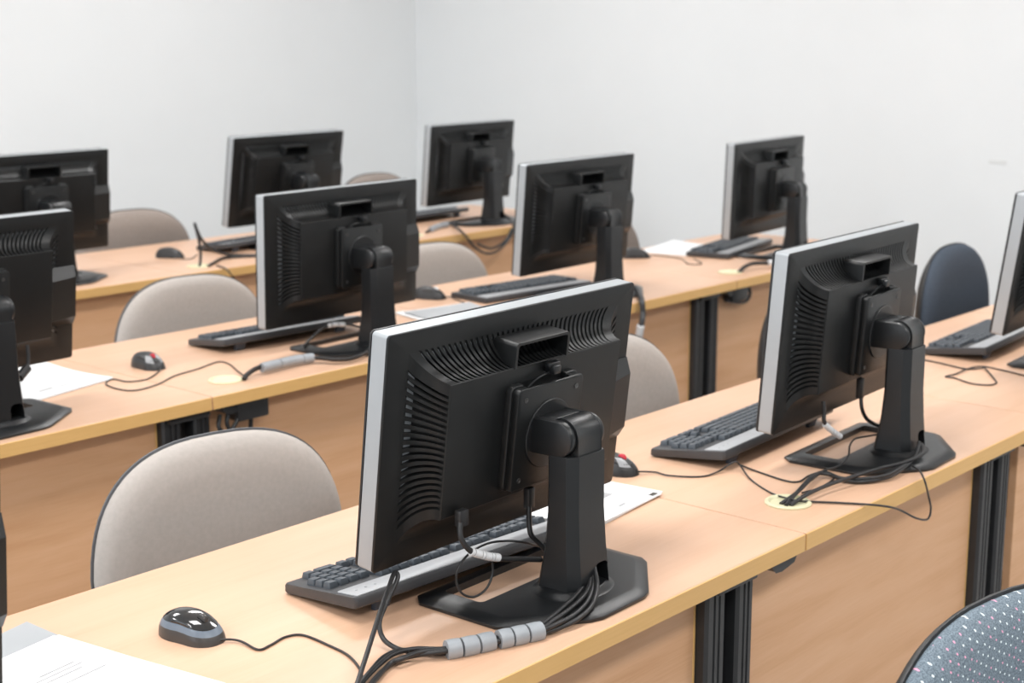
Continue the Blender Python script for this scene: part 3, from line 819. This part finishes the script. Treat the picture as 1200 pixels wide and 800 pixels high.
cable('thin_cord', 'short curl of black cord next to the cream grommet on the nearest row', [[(2.240, 1.301, 0.743), (2.277, 1.295, 0.742), (2.322, 1.297, 0.742), (2.355, 1.304, 0.743), (2.358, 1.325, 0.746)]], .0018)
t, b0 = cable('video_cable', 'black video cable with a white sleeve below the second largest monitor', [[(2.415, 1.365, 0.866), (2.414, 1.362, 0.845), (2.412, 1.360, 0.828), (2.430, 1.355, 0.809), (2.454, 1.350, 0.793)]], .0040)
wrap_part(t, b0, [(2.413, 1.360, 0.823), (2.430, 1.355, 0.809), (2.458, 1.350, 0.791)], .0056, 'white_wrap', 7, 'ribbed_sleeve', 'white ribbed sleeve')
t, b0 = cable('power_cable', 'black power cable dropping from the second largest monitor to its column', [[(2.564, 1.372, 0.888), (2.563, 1.368, 0.851), (2.558, 1.362, 0.826), (2.570, 1.358, 0.804), (2.590, 1.352, 0.790), (2.606, 1.345, 0.782)]], .0038)
bm = bmesh.new(); q = Vector((2.563, 1.370, 0.863))-b0; add_box(bm, q.x-.007, q.x+.007, q.y-.006, q.y+.006, q.z-.02, q.z+.02, bev=.002)
part('plug', bm, 'cable', t)
# loop by the keyboard at the right edge
cable('thin_cord', 'thin wire bent into a loop on the desk by the keyboard at the right edge', [[(3.399, 1.664, 0.742), (3.388, 1.602, 0.742), (3.368, 1.522, 0.742), (3.396, 1.491, 0.744), (3.383, 1.477, 0.744), (3.302, 1.419, 0.742), (3.270, 1.403, 0.742), (3.242, 1.409, 0.742), (3.232, 1.446, 0.742), (3.258, 1.496, 0.742), (3.259, 1.522, 0.742), (3.296, 1.514, 0.743), (3.363, 1.515, 0.744), (3.411, 1.502, 0.744), (3.413, 1.456, 0.742), (3.387, 1.375, 0.742)]], .0019)

# middle row: grey-wrapped bundle into the grommet
bd = [(2.578, 2.761, 0.770), (2.540, 2.727, 0.754), (2.457, 2.697, 0.750), (2.416, 2.714, 0.750), (2.389, 2.762, 0.752), (2.335, 2.780, 0.754), (2.264, 2.775, 0.756), (2.210, 2.766, 0.756), (2.171, 2.753, 0.750), (2.153, 2.746, 0.742)]
t, b0 = cable('cable_bundle', 'cable bundle with long grey wrap going into the grommet of the middle row', [bd, spread(bd, -.005, .004), spread(bd, .005, .002)], .0040)
wrap_part(t, b0, [(2.384, 2.769, 0.754), (2.329, 2.773, 0.756), (2.261, 2.764, 0.758), (2.218, 2.763, 0.757)], .0115, rings=5, gap=.04)
t, b0 = cable('video_cable', 'cable with white plug under the middle-row monitor near the red-wheeled mouse', [[(2.673, 2.911, 0.770), (2.626, 2.903, 0.785), (2.585, 2.911, 0.790), (2.560, 2.929, 0.780), (2.532, 2.939, 0.760), (2.465, 2.895, 0.754)]], .0034)
wrap_part(t, b0, [(2.616, 2.906, 0.786), (2.585, 2.911, 0.790), (2.571, 2.922, 0.786)], .006, 'white_wrap', 3, 'ribbed_sleeve', 'white sleeve')
# middle row: cable hanging over the edge right of the largest monitor
t, b0 = cable('hanging_cable', 'grey-sleeved cable hanging over the middle-row desk edge right of the largest monitor', [[(3.711, 2.804, 0.752), (3.730, 2.788, 0.754), (3.672, 2.729, 0.752), (3.593, 2.660, 0.747), (3.592, 2.655, 0.713), (3.582, 2.650, 0.682), (3.583, 2.660, 0.643), (3.606, 2.680, 0.605)]], .009, 'cable_grey')
wrap_part(t, b0, [(3.577, 2.650, 0.674), (3.583, 2.660, 0.643), (3.606, 2.680, 0.611)], .0115, 'white_wrap', 1, 'cable_wrap', 'white sleeve end')
t, b0 = cable('hanging_cable', 'short black cable with pale sleeve going into the grommet before the right wall', [[(4.260, 2.748, 0.743), (4.306, 2.758, 0.754), (4.357, 2.757, 0.760), (4.398, 2.738, 0.760), (4.434, 2.716, 0.758), (4.514, 2.724, 0.760)]], .007)
wrap_part(t, b0, [(4.407, 2.727, 0.760), (4.439, 2.720, 0.760), (4.510, 2.729, 0.760)], .0095, 'white_wrap', 2, 'cable_wrap', 'pale sleeve')
# far row
cable('upright_cables', 'two black cable ends standing up from the grommet in the far row', [
  [(3.153, 4.243, 0.743), (3.171, 4.260, 0.775), (3.173, 4.265, 0.820), (3.168, 4.270, 0.856), (3.163, 4.275, 0.889), (3.176, 4.280, 0.863), (3.203, 4.290, 0.826), (3.246, 4.300, 0.791), (3.309, 4.310, 0.764), (3.409, 4.341, 0.744), (3.450, 4.293, 0.744)],
  [(3.172, 4.221, 0.743), (3.237, 4.267, 0.746), (3.321, 4.326, 0.746), (3.378, 4.311, 0.744), (3.436, 4.276, 0.744)]], .0052)
cable('thin_cord', 'thin cord slipping over the far-row desk edge near its left grommet', [[(3.204, 4.214, 0.743), (3.185, 4.147, 0.743), (3.147, 4.075, 0.743), (3.211, 4.140, 0.714), (3.225, 4.140, 0.691)]], .003)
t, b0 = cable('hanging_cable', 'black cable sagging in a loop below the desk edge under the smallest monitor', [
  [(4.866, 4.357, 0.760), (4.809, 4.267, 0.750), (4.688, 4.140, 0.739), (4.655, 4.135, 0.696), (4.585, 4.135, 0.654), (4.517, 4.135, 0.647), (4.445, 4.135, 0.679), (4.398, 4.138, 0.726), (4.353, 4.142, 0.765), (4.544, 4.358, 0.746)],
  [(4.682, 4.145, 0.732), (4.634, 4.140, 0.687), (4.549, 4.140, 0.664), (4.466, 4.140, 0.691)]], .0052)
t, b0 = cable('cable_bundle', 'pale-wrapped cable lying by the grommet left of the smallest monitor', [[(4.565, 4.353, 0.748), (4.502, 4.358, 0.750), (4.394, 4.312, 0.750), (4.308, 4.277, 0.744)]], .006)
wrap_part(t, b0, [(4.507, 4.353, 0.750), (4.419, 4.326, 0.750), (4.339, 4.287, 0.747)], .012, 'wrap', 3, gap=.03)
# left monitor of the middle row
t, b0 = cable('power_cable', 'black plug cable hanging over the crumpled papers at the left edge', [[(1.666, 2.860, 0.887), (1.664, 2.855, 0.862), (1.657, 2.850, 0.841), (1.638, 2.840, 0.831), (1.615, 2.830, 0.822), (1.589, 2.820, 0.817)]], .0042)
bm = bmesh.new(); add_tube(bm, [tuple(Vector((1.657, 2.850, 0.840))-b0), tuple(Vector((1.627, 2.835, 0.825))-b0)], .010, 10, smooth=False); part('plug', bm, 'cable', t)

# under the middle-row joints: power box and drooping cords
def under_box(pt, label, cords):
    t = thing('power_outlet_box', label, 'outlet box', pt, 0, 'power boxes under the middle-row joints')
    bm = bmesh.new(); add_box(bm, -.045, .045, -.022, .022, -.045, .0, bev=.006); part('housing', bm, 'cable', t)
    for c in cords:
        bm = bmesh.new(); add_tube(bm, [tuple(Vector(p)-Vector(pt)) for p in c], .0052, 8); part('cord', bm, 'cable', t, angle=60)
under_box((2.128, 2.703, DESK-.0315), 'black power box with drooping cords below the left joint of the middle row', [
  [(2.044, 2.700, 0.686), (2.031, 2.690, 0.663), (2.049, 2.690, 0.643), (2.081, 2.700, 0.638)], [(2.069, 2.700, 0.693), (2.055, 2.690, 0.666), (2.076, 2.700, 0.635)],
  [(2.096, 2.700, 0.692), (2.084, 2.690, 0.668), (2.064, 2.690, 0.644)], [(2.136, 2.700, 0.697), (2.132, 2.700, 0.657), (2.125, 2.700, 0.629), (2.088, 2.690, 0.645)]])
under_box((4.175, 2.703, DESK-.0315), 'black power box with a thin drooping cord below the right joint of the middle row', [
  [(4.266, 2.710, 0.694), (4.257, 2.700, 0.673), (4.232, 2.700, 0.653), (4.170, 2.700, 0.658), (4.108, 2.700, 0.673)]])

# ------------------------------------------------------------------ chairs
def outline(hw, h, n=64, e_top=2.7, e_bot=3.4, taper=.10):
    """closed outline of a backrest, wide above and a little narrower below"""
    pts = []
    for i in range(n):
        a = 2*math.pi*i/n; c, s = math.cos(a), math.sin(a)
        e = e_top if s > 0 else e_bot
        x = math.copysign(abs(c)**(2/e), c)*hw; z = math.copysign(abs(s)**(2/e), s)*h
        x *= 1-taper*max(0, -z/h+.1)
        pts.append((x, z))
    return pts
def pad_bm(hw, h, th, bulge, bend=.40, shell=False):
    """cushion whose outline is wrapped round the sitter (edges come forward, -y)"""
    bm = bmesh.new()
    pts = outline(hw, h)
    def ring(s, y):
        out = []
        for x, z in pts:
            xx, zz = x*s, z*s
            out.append((xx, y-bend*xx*xx-.12*(zz/h)**2*h*.4 + .10*zz*.35, zz))
        return out
    f = [ring(.99, th*.15), ring(1.0, -th*.15), ring(.985, -th*.5), ring(.955, -th*.8), ring(.9, -th-bulge*.2), ring(.75, -th-bulge*.55), ring(.55, -th-bulge*.8), ring(.32, -th-bulge*.95), ring(.12, -th-bulge)]
    b = [ring(.95, th*.25), ring(.6, th*.3), ring(.15, th*.3)]
    loops = list(reversed(b))+f
    add_loft(bm, loops)
    return bm
def shell_bm(hw, h, bend=.40):
    bm = bmesh.new(); pts = outline(hw+.003, h+.003)
    def ring(s, y):
        return [(x*s, y-bend*(x*s)**2-.12*(z*s/h)**2*h*.4+.10*z*s*.35, z*s) for x, z in pts]
    add_loft(bm, [ring(.15, .046), ring(.6, .042), ring(.88, .026), ring(.96, .014), ring(1, .005), ring(1.0, .001), ring(.985, .0), ring(.5, .004)])
    return bm
def seat_bm(hw, hd, th):
    bm = bmesh.new(); pts = rrect(-hw, hw, -hd, hd, .10, 8)
    add_loft(bm, [[(x, y, z) for x, y in inset2(pts, d)] for d, z in ((.03, -th*.5), (.004, -th*.42), (0, -th*.1), (.004, th*.2), (.02, th*.42), (.06, th*.5))])
    return bm
def star_bm():
    bm = bmesh.new()
    for k in range(5):
        a = R(72*k+18); c, s = math.cos(a), math.sin(a)
        def sec(r_, w, z0, z1): return [(c*r_-s*w, s*r_+c*w, z0), (c*r_+s*w, s*r_-c*w, z0), (c*r_+s*w*.7, s*r_-c*w*.7, z1), (c*r_-s*w*.7, s*r_+c*w*.7, z1)]
        add_loft(bm, [sec(.02, .024, .075, .125), sec(.15, .020, .072, .105), sec(.29, .014, .068, .088)])
    add_cyl(bm, .035, (0, 0, .07), 'z', .07, 24, .006)
    return bm
def caster_bm():
    bm = bmesh.new(); add_cyl(bm, .027, (-.024, 0, .0272), 'x', .020, 20, .004); add_cyl(bm, .027, (.004, 0, .0272), 'x', .020, 20, .004)
    add_cyl(bm, .008, (0, 0, .03), 'z', .045, 12); return bm
def post_bm():
    bm = bmesh.new(); add_cyl(bm, .026, (0, 0, .13), 'z', .17, 24, .003); add_cyl(bm, .015, (0, 0, .29), 'z', .12, 20); add_box(bm, -.09, .09, -.08, .10, .405, .425, bev=.004); return bm
def bar_bm():
    bm = bmesh.new()
    add_loft(bm, [[(x, y, z) for x in (-.03, .03)] + [(x, y+dy, z+dz) for x in (.03, -.03)] for y, z, dy, dz in ((.02, .400, 0, -.012), (.19, .400, .004, -.012), (.245, .43, .012, -.004), (.255, .52, .014, 0), (.255, .66, .014, 0))])
    return bm
def make_chair(x, y, top, rz, label, fabric, hw=.25, h=.235, shell='chair_shell', group='office chairs between the desk rows'):
    """(x, y) is where the middle of the backrest stands; it faces -y, towards the desk it belongs to"""
    t = thing('office_chair', label, 'chair', (x, y, 0), R(rz), group)
    zc = top-h
    link('backrest', mesh('pad_%s_%g_%g' % (fabric, hw, h), lambda: pad_bm(hw, h, .032, .022), fabric, 50), t, (0, 0, zc))
    link('back_shell', mesh('shell_%s_%g_%g' % (shell, hw, h), lambda: shell_bm(hw, h), shell, 50), t, (0, 0, zc))
    link('back_support', mesh('chair_bar', bar_bm, 'chair_shell'), t, (0, -.20, 0))
    link('seat', mesh('seat_%s' % fabric, lambda: seat_bm(.235, .225, .075), fabric, 50), t, (0, -.235, .462))
    p = link('post', mesh('chair_post', post_bm, 'chair_shell'), t, (0, -.22, 0))
    s = link('star_base', mesh('chair_star', star_bm, 'chair_shell'), t, (0, -.22, 0))
    for k in range(5):
        a = R(72*k+18); link('caster', mesh('chair_caster', caster_bm, 'chair_shell'), s, (.285*math.cos(a), .285*math.sin(a), 0), (0, 0, a))
    return t

make_chair(1.535, 2.05, .862, -10, 'taupe office chair left of the largest monitor, the nearest of the taupe chairs', 'taupe', .24, .25, 'grey_shell')
make_chair(2.56, 2.04, .878, -8, 'taupe office chair partly hidden behind the right edge of the largest monitor', 'taupe', .262, .25, 'grey_shell')
make_chair(3.50, 2.06, .885, 4, 'taupe chair with thick dark rim peeping out left of the second largest monitor', 'taupe', .25, .25)
make_chair(4.34, 2.04, .892, 4, 'navy blue office chair right of the second largest monitor', 'navy', .255, .26)
make_chair(2.575, 3.53, .855, -8, 'taupe office chair in the middle row by the red-wheeled mouse', 'taupe', .245, .25, 'grey_shell')
make_chair(3.56, 3.53, .845, -8, 'taupe office chair between two middle-row monitors, below the smallest monitor', 'taupe', .25, .25, 'grey_shell')
make_chair(4.50, 3.56, .86, 0, 'brownish chair sliver right of the middle-row monitor above the dark mouse', 'brown', .25, .25)
make_chair(3.405, 5.02, .86, -8, 'grey-brown office chair against the back wall, left of the upright cable ends', 'brown', .255, .25)
make_chair(4.72, 5.03, .908, 0, 'brown chair top with dark rim showing above a middle-row monitor', 'brown', .25, .25)
make_chair(1.70, .72, .855, -8, 'blue-grey chair with white and pink dots in the lower right corner', 'dotted', .265, .26)

# ------------------------------------------------------------------ light
def area(name, loc, rot, sx, sy, power, color=(1, 1, 1)):
    l = bpy.data.lights.new(name, 'AREA'); l.shape = 'RECTANGLE'; l.size = sx; l.size_y = sy; l.energy = power; l.color = color
    o = bpy.data.objects.new(name, l); COL.objects.link(o); o.location = loc; o.rotation_euler = rot
    return o
for lx in (-1.2, 1.4, 4.0):
    for ly in (-.6, 1.9, 4.3):
        area('ceiling_light', (lx, ly, 2.96), (0, 0, 0), 1.2, .5, 41, (1, .99, .98))
area('window_light', (-3.6, 2.2, 1.7), (0, R(-90), 0), 1.9, 5.0, 80, (.85, .925, 1))

w = bpy.data.worlds.new('daylight'); scene.world = w; w.use_nodes = True
bg = w.node_tree.nodes['Background']; bg.inputs['Color'].default_value = (.93, .965, 1, 1); bg.inputs['Strength'].default_value = .70

# ------------------------------------------------------------------ camera
cam = bpy.data.cameras.new('camera'); co = bpy.data.objects.new('camera', cam); COL.objects.link(co)
rx, ux, fx = (0.66259, -0.74898, -0.00248), (0.15286, 0.13199, 0.97939), (0.73322, 0.64932, -0.20194)
m = Matrix(((rx[0], ux[0], -fx[0], 0), (rx[1], ux[1], -fx[1], 0), (rx[2], ux[2], -fx[2], DESK+.8), (0, 0, 0, 1)))
co.matrix_world = m
cam.sensor_width = 36; cam.lens = 1759.79/1200*36
cam.clip_start = .05
cam.dof.use_dof = True; cam.dof.focus_distance = 2.05; cam.dof.aperture_fstop = 6.5
scene.camera = co
vs = scene.view_settings
vs.view_transform = 'Standard'; vs.look = 'None'; vs.gamma = 1; vs.use_curve_mapping = False; vs.exposure = -0.20
